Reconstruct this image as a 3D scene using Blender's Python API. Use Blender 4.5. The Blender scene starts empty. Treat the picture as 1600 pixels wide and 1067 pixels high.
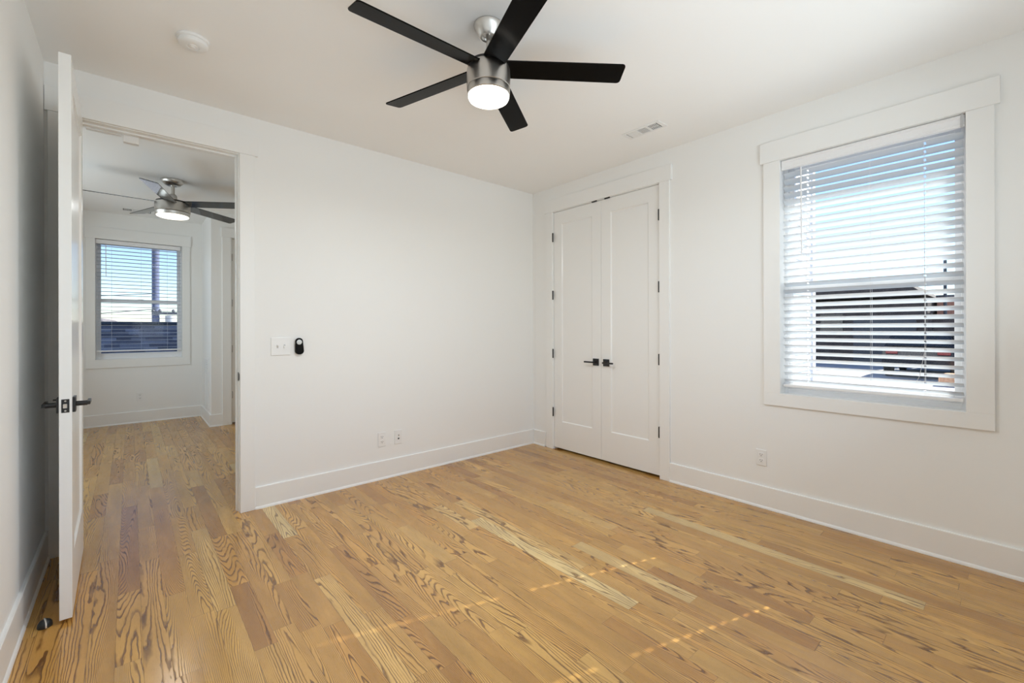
import bpy, bmesh, math, random
from mathutils import Vector, Matrix

C = bpy.context.scene
COL = C.collection
rnd = random.Random(7)
R = math.radians
H = 2.743            # ceiling height of the bedroom
HF = 2.79            # ceiling height of the room beyond

# ------------------------------------------------------------------ camera
F_PX, CY = 687.954, 512.79
YAW, ROLL = 0.7150, -0.0022
fw = Vector((math.sin(YAW), math.cos(YAW), 0))
rt = Vector((math.cos(YAW), -math.sin(YAW), 0))
up = Vector((0, 0, 1))
cr = rt * math.cos(ROLL) + up * math.sin(ROLL)
cu = -rt * math.sin(ROLL) + up * math.cos(ROLL)
cam_d = bpy.data.cameras.new('camera')
cam = bpy.data.objects.new('camera', cam_d)
COL.objects.link(cam)
m3 = Matrix((cr, cu, -fw)).transposed()
cam.matrix_world = Matrix.Translation((-3.3653, -3.5188, 1.2651)) @ m3.to_4x4()
cam_d.sensor_width = 36
cam_d.lens = F_PX / 1600 * 36
cam_d.shift_y = -(533.5 - CY) / 1600
cam_d.clip_start = 0.02
cam_d.clip_end = 300
C.camera = cam

# ------------------------------------------------------------------ world, sun, exposure
SUN_DIR = Vector((-0.951, 0.309, -0.70)).normalized()
w = bpy.data.worlds.new('sky')
C.world = w
w.use_nodes = True
nt = w.node_tree
nt.nodes.clear()
sky = nt.nodes.new('ShaderNodeTexSky')
sky.sky_type = 'NISHITA'
sky.sun_disc = False
sky.sun_elevation = R(35)
sky.sun_rotation = math.atan2(-SUN_DIR.x, -SUN_DIR.y)
sky.air_density = 1.0
sky.dust_density = 0.0
sky.ozone_density = 3.0
bg = nt.nodes.new('ShaderNodeBackground')
bg.inputs['Strength'].default_value = 0.25
wo = nt.nodes.new('ShaderNodeOutputWorld')
tint = nt.nodes.new('ShaderNodeMix')
tint.data_type = 'RGBA'
tint.blend_type = 'MULTIPLY'
tint.inputs[0].default_value = 1.0
tint.inputs[7].default_value = (0.89, 0.885, 1.0, 1)
nt.links.new(sky.outputs[0], tint.inputs[6])
nt.links.new(tint.outputs[2], bg.inputs['Color'])
nt.links.new(bg.outputs[0], wo.inputs['Surface'])

sd = bpy.data.lights.new('sun', 'SUN')
sd.energy = 11.5
sd.angle = R(0.53)
sd.color = (1.0, 0.93, 0.83)
sun = bpy.data.objects.new('sun', sd)
COL.objects.link(sun)
sun.rotation_euler = SUN_DIR.to_track_quat('-Z', 'Y').to_euler()

def area(name, loc, direction, sx, sy, power, color=(1, 1, 1)):
    d = bpy.data.lights.new(name, 'AREA')
    d.shape = 'RECTANGLE'
    d.size, d.size_y = sx, sy
    d.energy = power
    d.color = color
    o = bpy.data.objects.new(name, d)
    COL.objects.link(o)
    o.location = loc
    o.rotation_euler = Vector(direction).to_track_quat('-Z', 'Z').to_euler()
    return o

# fill light added outside an invented, unseen window behind the camera
area('rear_fill', (-1.95, -4.02, 1.60), (0, 1, 1.0), 2.7, 1.55, 37, (0.83, 0.935, 1.0))
# second added fill light, outside an invented side window of the room beyond
area('far_room_fill', (-5.32, 2.1, 1.60), (1, 0, 0.25), 1.5, 1.55, 46, (0.86, 0.945, 1.0))

vs = C.view_settings
vs.view_transform = 'Standard'
vs.look = 'None'
vs.exposure = 0.06
vs.gamma = 1.0
C.cycles.use_denoising = True
C.cycles.max_bounces = 14
C.cycles.diffuse_bounces = 8
C.cycles.glossy_bounces = 4
C.cycles.transparent_max_bounces = 12
C.cycles.sample_clamp_indirect = 6.0
C.cycles.caustics_reflective = False
C.cycles.caustics_refractive = False
FAN_POWER = 20
FAR_FAN_POWER = 2.0

# ------------------------------------------------------------------ materials
def principled(name, color, rough=0.5, metal=0.0, spec=0.5, **kw):
    m = bpy.data.materials.new(name)
    m.use_nodes = True
    b = m.node_tree.nodes['Principled BSDF']
    b.inputs['Base Color'].default_value = (*color, 1)
    b.inputs['Roughness'].default_value = rough
    b.inputs['Metallic'].default_value = metal
    b.inputs['Specular IOR Level'].default_value = spec
    for k, v in kw.items():
        b.inputs[k].default_value = v
    return m

def bumped(m, scale, strength, dist=0.001):
    n = m.node_tree
    b = n.nodes['Principled BSDF']
    tc = n.nodes.new('ShaderNodeTexCoord')
    no = n.nodes.new('ShaderNodeTexNoise')
    no.inputs['Scale'].default_value = scale
    no.inputs['Detail'].default_value = 3
    bu = n.nodes.new('ShaderNodeBump')
    bu.inputs['Strength'].default_value = strength
    bu.inputs['Distance'].default_value = dist
    n.links.new(tc.outputs['Object'], no.inputs['Vector'])
    n.links.new(no.outputs['Fac'], bu.inputs['Height'])
    n.links.new(bu.outputs['Normal'], b.inputs['Normal'])
    return m

M_WALL = bumped(principled('wall_paint', (0.865, 0.865, 0.85), 0.6, spec=0.25), 120, 0.06)
M_CEIL = bumped(principled('ceiling_paint', (0.91, 0.91, 0.90), 0.85, spec=0.1), 90, 0.08)
M_TRIM = principled('trim_paint', (0.865, 0.865, 0.85), 0.35, spec=0.35)
M_DOOR = principled('door_paint', (0.86, 0.86, 0.845), 0.22, spec=0.5)
M_BLACK = principled('matte_black_metal', (0.012, 0.012, 0.013), 0.38, spec=0.5)
M_BLADE = principled('black_blade_lacquer', (0.006, 0.0055, 0.005), 0.20, spec=0.05)
M_BLADE_GLOSS = principled('gloss_black_blade', (0.008, 0.008, 0.008), 0.07, spec=0.6)
M_NICKEL = principled('brushed_nickel', (0.62, 0.60, 0.57), 0.30, metal=1.0, Anisotropic=0.75)
def radial_brush(m):
    n = m.node_tree
    tg = n.nodes.new('ShaderNodeTangent')
    tg.direction_type = 'RADIAL'
    tg.axis = 'Z'
    n.links.new(tg.outputs[0], n.nodes['Principled BSDF'].inputs['Tangent'])
radial_brush(M_NICKEL)
M_CHROME = principled('chrome', (0.75, 0.74, 0.72), 0.12, metal=1.0)
M_PLASTIC = principled('white_plastic', (0.84, 0.84, 0.83), 0.35)
M_SLOT = principled('dark_slot', (0.03, 0.03, 0.03), 0.6)
M_VINYL = principled('white_vinyl', (0.86, 0.86, 0.87), 0.3)
M_RUBBER = principled('black_rubber', (0.015, 0.017, 0.018), 0.45)
M_CORD = principled('white_cord', (0.75, 0.75, 0.75), 0.8)
M_GREY = principled('grey_plastic', (0.52, 0.53, 0.54), 0.5)

def slat_material():
    m = principled('blind_slat', (0.76, 0.78, 0.80), 0.38, spec=0.35)
    n = m.node_tree
    b = n.nodes['Principled BSDF']
    t = n.nodes.new('ShaderNodeBsdfTranslucent')
    t.inputs['Color'].default_value = (0.72, 0.86, 1.0, 1)
    mx = n.nodes.new('ShaderNodeMixShader')
    mx.inputs['Fac'].default_value = 0.17
    out = n.nodes['Material Output']
    n.links.new(b.outputs[0], mx.inputs[1])
    n.links.new(t.outputs[0], mx.inputs[2])
    n.links.new(mx.outputs[0], out.inputs['Surface'])
    return m
M_SLAT = slat_material()

def glass_material():
    m = bpy.data.materials.new('window_glass')
    m.use_nodes = True
    n = m.node_tree
    n.nodes.clear()
    tr = n.nodes.new('ShaderNodeBsdfTransparent')
    tr.inputs['Color'].default_value = (0.95, 0.97, 0.96, 1)
    gl = n.nodes.new('ShaderNodeBsdfGlossy')
    gl.inputs['Roughness'].default_value = 0.0
    fr = n.nodes.new('ShaderNodeFresnel')
    fr.inputs['IOR'].default_value = 1.18
    mx = n.nodes.new('ShaderNodeMixShader')
    out = n.nodes.new('ShaderNodeOutputMaterial')
    n.links.new(fr.outputs[0], mx.inputs['Fac'])
    n.links.new(tr.outputs[0], mx.inputs[1])
    n.links.new(gl.outputs[0], mx.inputs[2])
    n.links.new(mx.outputs[0], out.inputs['Surface'])
    return m
M_GLASS = glass_material()

def lens_material(name, strength):
    m = principled(name, (0.9, 0.88, 0.84), 0.4)
    b = m.node_tree.nodes['Principled BSDF']
    b.inputs['Emission Color'].default_value = (1.0, 0.93, 0.80, 1)
    b.inputs['Emission Strength'].default_value = strength
    return m
M_LENS = lens_material('lit_opal_glass', 6.0)
M_LENS_DIM = lens_material('lit_opal_glass_soft', 2.0)

class NG:
    """tiny node-graph helper for math-heavy procedural materials"""
    def __init__(s, tree): s.t = tree
    def n(s, typ, **kw):
        x = s.t.nodes.new(typ)
        for k, v in kw.items(): setattr(x, k, v)
        return x
    def put(s, sock, v):
        if isinstance(v, (int, float)): sock.default_value = v
        elif isinstance(v, tuple): sock.default_value = v
        else: s.t.links.new(v, sock)
    def m(s, op, a, b=None, c=None):
        x = s.n('ShaderNodeMath', operation=op)
        s.put(x.inputs[0], a)
        if b is not None: s.put(x.inputs[1], b)
        if c is not None: s.put(x.inputs[2], c)
        return x.outputs[0]
    def xyz(s, a, b, c):
        x = s.n('ShaderNodeCombineXYZ')
        s.put(x.inputs[0], a); s.put(x.inputs[1], b); s.put(x.inputs[2], c)
        return x.outputs[0]
    def noise(s, vec, scale, detail=2.0, rough=0.5, dist=0.0):
        x = s.n('ShaderNodeTexNoise')
        s.put(x.inputs['Vector'], vec)
        x.inputs['Scale'].default_value = scale
        x.inputs['Detail'].default_value = detail
        x.inputs['Roughness'].default_value = rough
        x.inputs['Distortion'].default_value = dist
        return x.outputs['Fac']
    def white(s, vec):
        x = s.n('ShaderNodeTexWhiteNoise', noise_dimensions='3D')
        s.put(x.inputs['Vector'], vec)
        return x
    def ramp(s, fac, stops, interp='LINEAR'):
        x = s.n('ShaderNodeValToRGB')
        x.color_ramp.interpolation = interp
        e = x.color_ramp.elements
        while len(e) > 1: e.remove(e[-1])
        e[0].position, e[0].color = stops[0][0], (*stops[0][1], 1)
        for p, c in stops[1:]:
            k = e.new(p); k.color = (*c, 1)
        s.put(x.inputs[0], fac)
        return x.outputs[0]
    def smooth(s, v, a, b, o0=0.0, o1=1.0):
        x = s.n('ShaderNodeMapRange', interpolation_type='SMOOTHSTEP')
        s.put(x.inputs['Value'], v)
        s.put(x.inputs['From Min'], a); s.put(x.inputs['From Max'], b)
        s.put(x.inputs['To Min'], o0); s.put(x.inputs['To Max'], o1)
        return x.outputs[0]
    def mix(s, fac, a, b, blend='MIX'):
        x = s.n('ShaderNodeMix', data_type='RGBA', blend_type=blend)
        s.put(x.inputs[0], fac)
        s.put(x.inputs[6], a); s.put(x.inputs[7], b)
        return x.outputs[2]

def floor_material():
    m = principled('oak_planks', (0.4, 0.2, 0.08), 0.25)
    t = m.node_tree
    g = NG(t)
    b = t.nodes['Principled BSDF']
    tc = g.n('ShaderNodeTexCoord')
    sp = g.n('ShaderNodeSeparateXYZ')
    t.links.new(tc.outputs['Object'], sp.inputs[0])
    x, y = sp.outputs[0], sp.outputs[1]
    W = 0.0826
    u = g.m('DIVIDE', g.m('ADD', x, 20.013), W)
    row = g.m('FLOOR', u)
    fu = g.m('SUBTRACT', u, row)
    rr = g.white(g.xyz(row, 3.7, 1.3)).outputs['Value']
    rr2 = g.white(g.xyz(row, 9.1, 5.3)).outputs['Value']
    L = g.m('ADD', 0.55, g.m('MULTIPLY', rr2, 0.50))
    v0 = g.m('ADD', g.m('DIVIDE', g.m('ADD', y, 30.0), L), g.m('MULTIPLY', rr, 7.31))
    v = g.m('ADD', v0, g.m('MULTIPLY', g.m('SINE', g.m('MULTIPLY', v0, 2.4)), 0.26))
    pi_ = g.m('FLOOR', v)
    fv = g.m('SUBTRACT', v, pi_)
    wn = g.white(g.xyz(row, pi_, 0.5))
    rc = g.n('ShaderNodeSeparateColor')
    t.links.new(wn.outputs['Color'], rc.inputs[0])
    r1, r2, r3 = rc.outputs[0], rc.outputs[1], rc.outputs[2]
    r4 = g.white(g.xyz(row, pi_, 8.5)).outputs['Value']
    # --- growth rings: phase = k*x + A*noise, the noise stretched along the board
    ox = g.m('MULTIPLY', r1, 41.0)
    oy = g.m('MULTIPLY', r2, 67.0)
    nv = g.xyz(g.m('ADD', g.m('MULTIPLY', x, 9.0), ox), g.m('ADD', g.m('MULTIPLY', y, 0.72), oy), g.m('MULTIPLY', r3, 29.0))
    n1 = g.noise(nv, 1.0, 0.6, 0.4, 0.0)
    nv2 = g.xyz(g.m('ADD', g.m('MULTIPLY', x, 42.0), ox), g.m('ADD', g.m('MULTIPLY', y, 8.0), oy), 0.0)
    n2 = g.noise(nv2, 1.0, 2.0, 0.5)
    k = g.m('MULTIPLY', g.m('SUBTRACT', r4, 0.5), 400.0)
    amp = g.m('ADD', 18.0, g.m('MULTIPLY', r2, 28.0))
    ph = g.m('ADD', g.m('ADD', g.m('MULTIPLY', x, k), g.m('MULTIPLY', n1, amp)), g.m('MULTIPLY', n2, 1.1))
    saw = g.m('FRACT', ph)
    ringA = g.smooth(saw, 0.50, 0.86)
    ringB = g.smooth(saw, 0.90, 1.0, 1.0, 0.0)
    ring = g.m('MULTIPLY', ringA, ringB)
    brk = g.noise(g.xyz(g.m('MULTIPLY', x, 30.0), g.m('MULTIPLY', y, 5.0), ox), 1.0, 1.0)
    ring = g.m('MULTIPLY', ring, g.smooth(brk, 0.25, 0.55, 0.45, 1.0))
    pore = g.noise(g.xyz(g.m('MULTIPLY', x, 900.0), g.m('MULTIPLY', y, 38.0), ox), 1.0, 2.0, 0.6)
    pore = g.smooth(pore, 0.55, 0.72)
    # --- board tint
    base = g.ramp(r3, [(0.0, (0.45, 0.215, 0.058)), (0.12, (0.53, 0.275, 0.075)), (0.36, (0.61, 0.340, 0.098)),
                       (0.62, (0.66, 0.385, 0.115)), (0.80, (0.59, 0.305, 0.076)), (0.90, (0.66, 0.385, 0.112)), (0.965, (0.69, 0.430, 0.150)), (0.990, (0.74, 0.54, 0.25)), (1.0, (0.74, 0.54, 0.25))])
    cloud = g.noise(g.xyz(g.m('MULTIPLY', x, 14.0), g.m('MULTIPLY', y, 2.2), oy), 1.0, 3.0)
    base = g.mix(1.0, base, g.ramp(cloud, [(0.25, (0.80, 0.78, 0.74)), (0.7, (1.10, 1.10, 1.08))]), 'MULTIPLY')
    dark = g.mix(1.0, base, (0.27, 0.20, 0.15, 1), 'MULTIPLY')
    c = g.mix(g.m('MULTIPLY', ring, 0.97), base, dark)
    c = g.mix(g.m('MULTIPLY', pore, 0.28), c, dark)
    # --- seams
    du = g.m('MINIMUM', fu, g.m('SUBTRACT', 1.0, fu))
    dv = g.m('MULTIPLY', g.m('MINIMUM', fv, g.m('SUBTRACT', 1.0, fv)), g.m('DIVIDE', L, W))
    seam = g.smooth(g.m('MINIMUM', du, dv), 0.004, 0.014, 1.0, 0.0)
    c = g.mix(g.m('MULTIPLY', seam, 0.55), c, (0.10, 0.05, 0.02, 1))
    t.links.new(c, b.inputs['Base Color'])
    ro = g.m('ADD', 0.185, g.m('MULTIPLY', ring, 0.10))
    t.links.new(ro, b.inputs['Roughness'])
    b.inputs['Specular IOR Level'].default_value = 1.0
    bu = g.n('ShaderNodeBump')
    bu.inputs['Strength'].default_value = 0.25
    bu.inputs['Distance'].default_value = 0.0006
    hh = g.m('SUBTRACT', 1.0, g.m('ADD', g.m('MULTIPLY', ring, 0.5), seam))
    t.links.new(hh, bu.inputs['Height'])
    t.links.new(bu.outputs[0], b.inputs['Normal'])
    return m
M_FLOOR = floor_material()

def shingle_material():
    m = principled('asphalt_shingle', (0.1, 0.1, 0.11), 0.9, spec=0.2)
    t = m.node_tree
    g = NG(t)
    b = t.nodes['Principled BSDF']
    tc = g.n('ShaderNodeTexCoord')
    sp = g.n('ShaderNodeSeparateXYZ')
    t.links.new(tc.outputs['Object'], sp.inputs[0])
    row = g.m('MULTIPLY', sp.outputs[1], 7.0)
    ri = g.m('FLOOR', row)
    fr = g.m('SUBTRACT', row, ri)
    uu = g.m('ADD', g.m('MULTIPLY', sp.outputs[0], 4.5), g.m('MULTIPLY', g.white(g.xyz(ri, 1.0, 2.0)).outputs['Value'], 9.0))
    tab = g.white(g.xyz(g.m('FLOOR', uu), ri, 4.0)).outputs['Value']
    gr = g.noise(tc.outputs['Object'], 60.0, 2.0)
    c = g.ramp(tab, [(0.0, (0.10, 0.092, 0.102)), (0.5, (0.17, 0.158, 0.172)), (1.0, (0.29, 0.272, 0.285))])
    c = g.mix(1.0, c, g.ramp(gr, [(0.3, (0.8, 0.8, 0.8)), (0.7, (1.15, 1.15, 1.15))]), 'MULTIPLY')
    c = g.mix(g.smooth(fr, 0.0, 0.16, 0.75, 0.0), c, (0.02, 0.02, 0.024, 1))
    t.links.new(c, b.inputs['Base Color'])
    return m
M_SHINGLE = shingle_material()

def noisy(name, c1, c2, scale, rough=0.85):
    m = principled(name, c1, rough, spec=0.2)
    t = m.node_tree
    g = NG(t)
    tc = g.n('ShaderNodeTexCoord')
    n_ = g.noise(tc.outputs['Object'], scale, 4.0)
    t.links.new(g.ramp(n_, [(0.3, c1), (0.7, c2)]), t.nodes['Principled BSDF'].inputs['Base Color'])
    return m
M_CONC = noisy('concrete', (0.42, 0.42, 0.43), (0.52, 0.52, 0.53), 1.3)
M_SIDING = principled('white_siding', (0.80, 0.81, 0.83), 0.6)
M_BROWN = noisy('dark_brown_siding', (0.050, 0.044, 0.046), (0.080, 0.070, 0.070), 3.0)
M_BRICK = noisy('red_brick', (0.40, 0.18, 0.13), (0.52, 0.27, 0.20), 9.0)
M_POLE = noisy('weathered_pole', (0.10, 0.12, 0.20), (0.15, 0.17, 0.26), 8.0)
M_WIRE = principled('black_wire', (0.05, 0.06, 0.08), 0.6)
M_BARK = principled('grey_bark', (0.17, 0.17, 0.20), 0.9)
M_TREE = noisy('winter_brush', (0.22, 0.20, 0.21), (0.36, 0.33, 0.34), 5.0)
M_CAR = principled('dark_car_paint', (0.02, 0.022, 0.028), 0.15)
M_CARGLASS = principled('car_glass', (0.02, 0.025, 0.03), 0.05)
M_TAIL = principled('red_tail_lamp', (0.20, 0.015, 0.02), 0.25)
M_LEAF = noisy('fallen_leaves', (0.50, 0.26, 0.15), (0.66, 0.42, 0.28), 14.0)

# ------------------------------------------------------------------ mesh helpers
def nb(): return bmesh.new()

def box(bm, a, b, bevel=0.0, seg=1):
    a, b = Vector(a), Vector(b)
    lo = Vector((min(a.x, b.x), min(a.y, b.y), min(a.z, b.z)))
    hi = Vector((max(a.x, b.x), max(a.y, b.y), max(a.z, b.z)))
    mat = Matrix.Translation((lo + hi) / 2) @ Matrix.Diagonal((*(hi - lo), 1))
    r = bmesh.ops.create_cube(bm, size=1.0, matrix=mat)
    if bevel > 0:
        es = set()
        for v in r['verts']: es.update(v.link_edges)
        bmesh.ops.bevel(bm, geom=list(es), offset=bevel, segments=seg, affect='EDGES', profile=0.5)
    return bm

def lathe(bm, prof, c=(0, 0, 0), n=48, axis='Z'):
    """profile of (radius, height); closed at radius 0"""
    rings = []
    for r_, z in prof:
        if r_ < 1e-6:
            p = [(0, 0, z)]
        else:
            p = [(r_ * math.cos(2 * math.pi * i / n), r_ * math.sin(2 * math.pi * i / n), z) for i in range(n)]
        vsr = []
        for (px, py, pz) in p:
            q = (px, py, pz) if axis == 'Z' else ((pz, px, py) if axis == 'X' else (py, pz, px))
            vsr.append(bm.verts.new((q[0] + c[0], q[1] + c[1], q[2] + c[2])))
        rings.append(vsr)
    for a, b in zip(rings, rings[1:]):
        if len(a) == 1 and len(b) == 1: continue
        for i in range(n):
            j = (i + 1) % n
            if len(a) == 1: f = (a[0], b[j], b[i])
            elif len(b) == 1: f = (a[i], a[j], b[0])
            else: f = (a[i], a[j], b[j], b[i])
            bm.faces.new(f).smooth = True
    bmesh.ops.recalc_face_normals(bm, faces=bm.faces[:])
    return bm

def tube(bm, pts, r, n=8):
    pts = [Vector(p) for p in pts]
    rings = []
    for i, p in enumerate(pts):
        d = (pts[min(i + 1, len(pts) - 1)] - pts[max(i - 1, 0)]).normalized()
        s = d.cross(Vector((0, 0, 1)))
        if s.length < 1e-4: s = d.cross(Vector((1, 0, 0)))
        s.normalize()
        t = d.cross(s)
        rr = r[i] if isinstance(r, (list, tuple)) else r
        rings.append([bm.verts.new(p + rr * (math.cos(2 * math.pi * k / n) * s + math.sin(2 * math.pi * k / n) * t)) for k in range(n)])
    for a, b in zip(rings, rings[1:]):
        for i in range(n):
            bm.faces.new((a[i], a[(i + 1) % n], b[(i + 1) % n], b[i])).smooth = True
    bm.faces.new(rings[0]); bm.faces.new(rings[-1])
    bmesh.ops.recalc_face_normals(bm, faces=bm.faces[:])
    return bm

def prism(bm, poly, ext):
    """3D polygon extruded along a vector"""
    ext = Vector(ext)
    a = [bm.verts.new(p) for p in poly]
    b = [bm.verts.new(Vector(p) + ext) for p in poly]
    n = len(a)
    bm.faces.new(a); bm.faces.new(b)
    for i in range(n):
        bm.faces.new((a[i], a[(i + 1) % n], b[(i + 1) % n], b[i]))
    bmesh.ops.recalc_face_normals(bm, faces=bm.faces[:])
    return bm

def wloc(o):
    v = Vector((0, 0, 0))
    while o is not None:
        v += o.location
        o = o.parent
    return v

def obj(name, bm, mat, parent=None, local=False, label=None):
    """link bm as ONE mesh; world coordinates unless local"""
    if parent is not None and not local:
        bmesh.ops.translate(bm, vec=-wloc(parent), verts=bm.verts[:])
    me = bpy.data.meshes.new(name)
    bm.to_mesh(me)
    bm.free()
    if any(p.use_smooth for p in me.polygons):
        me.set_sharp_from_angle(angle=R(40))
    me.materials.append(mat)
    o = bpy.data.objects.new(name, me)
    COL.objects.link(o)
    if parent is not None: o.parent = parent
    if label: o['label'] = label
    return o

def tag(o, label, cat, group=None, kind=None):
    o['label'] = label
    o['category'] = cat
    if group: o['group'] = group
    if kind: o['kind'] = kind
    return o

def thing(name, loc, label, cat, group=None, kind=None, rz=0.0):
    o = bpy.data.objects.new(name, None)
    o.empty_display_size = 0.1
    COL.objects.link(o)
    o.location = loc
    o.rotation_euler = (0, 0, rz)
    return tag(o, label, cat, group, kind)

def bx(a, b, bevel=0.0, seg=1):
    return box(nb(), a, b, bevel, seg)

def copy_tree(o, parent=None):
    c = o.copy()
    COL.objects.link(c)
    if parent is not None: c.parent = parent
    for ch in list(o.children): copy_tree(ch, c)
    return c

# ------------------------------------------------------------------ room shell
tag(obj('floor', bx((-5.2, -3.96, -0.10), (0.95, 4.46, 0.0)), M_FLOOR), 'honey oak plank floor running through the doorway', 'floor', kind='structure')
tag(obj('ceiling', bx((-3.84, -3.96, H), (0.95, 0.06, H + 0.15)), M_CEIL), 'white ceiling above the bedroom fan', 'ceiling', kind='structure')
tag(obj('ceiling', bx((-5.2, 0.06, HF), (0.2, 4.46, HF + 0.15)), M_CEIL), 'shaded white ceiling of the room beyond the doorway', 'ceiling', kind='structure')

def wall(name, plane, lo, hi, t0, t1, holes, label, top=None):
    """wall with rectangular holes; plane 'x' = constant x (runs along y), 'y' = constant y (runs along x)"""
    bm = nb()
    zt = top or H
    us = sorted({lo, hi, *[h[0] for h in holes], *[h[1] for h in holes]})
    for a, b in zip(us, us[1:]):
        spans = [(0.0, zt)]
        for (h0, h1, z0, z1) in holes:
            if h0 <= a + 1e-6 and h1 >= b - 1e-6:
                new = []
                for (s0, s1) in spans:
                    if z0 > s0 + 1e-6: new.append((s0, z0))
                    if z1 < s1 - 1e-6: new.append((z1, s1))
                spans = new
        for (s0, s1) in spans:
            if plane == 'x': box(bm, (t0, a, s0), (t1, b, s1))
            else: box(bm, (a, t0, s0), (b, t1, s1))
    o = obj(name, bm, M_WALL)
    return tag(o, label, 'wall', kind='structure')

DX0, DX1, DZ = -3.612, -2.798, 2.467           # clear doorway
wall('wall_back', 'y', -5.2, 0.2, 0.0, 0.12, [(DX0 - 0.02, DX1 + 0.02, -0.01, DZ + 0.02)], 'white back wall with the open doorway and switches', top=H)
wall('wall_left', 'x', -3.96, 0.0, -3.84, -3.72, [], 'white left wall behind the open door')
CY0, CY1, CZ = -1.540, -0.312, 2.478           # closet opening
WY0, WY1, WZ0, WZ1 = -3.334, -2.450, 0.815, 2.408   # right window opening
wall('wall_right', 'x', -3.96, 0.0, 0.0, 0.16,
     [(CY0 - 0.02, CY1 + 0.02, -0.01, CZ + 0.02), (WY0 - 0.012, WY1 + 0.012, WZ0 - 0.012, WZ1 + 0.012)], 'white right wall with closet and window')
RX0, RX1 = -3.3, -0.6
wall('wall_rear', 'y', -3.72, 0.0, -3.96, -3.80, [(RX0, RX1, 0.80, 2.40)], 'white wall behind the camera with an added double window')
# closet interior shell
bm = nb()
box(bm, (0.80, -1.9, 0), (0.92, 0.0, H)); box(bm, (0.16, -1.9, 0), (0.80, -1.8, H)); box(bm, (0.16, -0.1, 0), (0.80, 0.0, H))
tag(obj('wall_closet', bm, M_WALL), 'closet walls behind the closed double doors', 'wall', kind='structure')
# far room
FX0, FX1, FZ0, FZ1 = -3.700, -2.802, 0.868, 2.438
wall('wall_far', 'y', -5.2, 0.2, 4.30, 4.46, [(FX0 - 0.012, FX1 + 0.012, FZ0 - 0.012, FZ1 + 0.012)], 'grey-white far wall with the smaller window', top=HF)
wall('wall_far_left', 'x', 0.12, 4.30, -5.2, -5.08, [(1.35, 2.85, 0.8, 2.4)], 'left wall of the room beyond the doorway', top=HF)
wall('wall_far_right', 'x', 0.12, 3.33, -0.95, -0.83, [], 'right wall of the room beyond the doorway', top=HF)
BX = -2.57
wall('wall_alcove_front', 'y', BX + 0.1, -0.83, 3.33, 3.43, [(-2.352, -1.54, -0.01, 2.478)], 'front of the closet bump-out beside the far window', top=HF)
wall('wall_alcove_side', 'x', 3.33, 4.30, BX, BX + 0.1, [], 'bright side of the closet bump-out beside the far window', top=HF)
bm = nb()
box(bm, (-2.47, 4.0, 0), (-0.83, 4.06, HF))
tag(obj('wall_alcove_back', bm, M_WALL), 'inside back of the far closet', 'wall', kind='structure')

# ------------------------------------------------------------------ baseboards
def base_profile(bm, p0, p1, nrm):
    """board plus quarter-round shoe from p0 to p1 on the wall, nrm points into the room"""
    p0, p1, nrm = Vector((*p0, 0)), Vector((*p1, 0)), Vector((*nrm, 0))
    prof = [(0, 0), (0.022, 0), (0.021, 0.007), (0.018, 0.013), (0.0135, 0.018), (0.0135, 0.150), (0.011, 0.154), (0, 0.154)]
    poly = [p0 + nrm * a + Vector((0, 0, b)) for a, b in prof]
    prism(bm, poly, p1 - p0)
    return bm
def baseboard(name, segs, label):
    bm = nb()
    for s in segs: base_profile(bm, *s)
    tag(obj(name, bm, M_TRIM), label, 'baseboard', kind='structure')
CW = 0.090     # casing width
baseboard('baseboard_back', [((DX1 + 0.004 + CW, 0), (0, 0), (0, -1))], 'white baseboard along the back wall')
baseboard('baseboard_left', [((-3.72, -3.80), (-3.72, 0), (1, 0))], 'white baseboard along the left wall behind the door')
baseboard('baseboard_right', [((0, -3.80), (0, CY0 - 0.004 - CW), (-1, 0)), ((0, CY1 + 0.12), (0, -0.0225), (-1, 0))], 'white baseboard along the right wall under the window')
baseboard('baseboard_rear', [((-3.69, -3.80), (0, -3.80), (0, 1))], 'white baseboard behind the camera')
baseboard('baseboard_far', [((-5.08, 4.30), (BX, 4.30), (0, -1))], 'white baseboard under the far window')
baseboard('baseboard_alcove', [((BX, 4.277), (BX, 3.33), (-1, 0)), ((BX - 0.022, 3.33), (-2.451, 3.33), (0, -1))], 'white baseboard around the bump-out corner')

# ------------------------------------------------------------------ casings
def casing(n, plane, at, into, lo, hi, z0, z1, label, w=CW, head=0.135, ear=0.020, apron=None, legs=(True, True), head_ext=None, wl=None):
    """flat craftsman casing round an opening; 'into' is +-1 towards the room"""
    t = thing('trim_%d' % n, ((at, (lo + hi) / 2, 0) if plane == 'x' else ((lo + hi) / 2, at, 0)), label, 'casing', kind='structure')
    def bb(nm, u0, u1, za, zb, th):
        if plane == 'x': b = bx((at, u0, za), (at + into * th, u1, zb), 0.0015)
        else: b = bx((u0, at, za), (u1, at + into * th, zb), 0.0015)
        return obj(nm, b, M_TRIM, t)
    zb = z0 if apron is None else z0
    wlo = wl if wl else w
    if legs[0]: bb('side_casing', lo - wlo, lo, zb, z1, 0.018)
    if legs[1]: bb('side_casing', hi, hi + w, zb, z1, 0.018)
    e0, e1 = head_ext or (lo - wlo - ear, hi + w + ear)
    bb('head_casing', e0, e1, z1, z1 + head, 0.022)
    if apron: bb('bottom_casing', lo - wlo, hi + w, z0 - apron, z0, 0.018)
    return t

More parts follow.
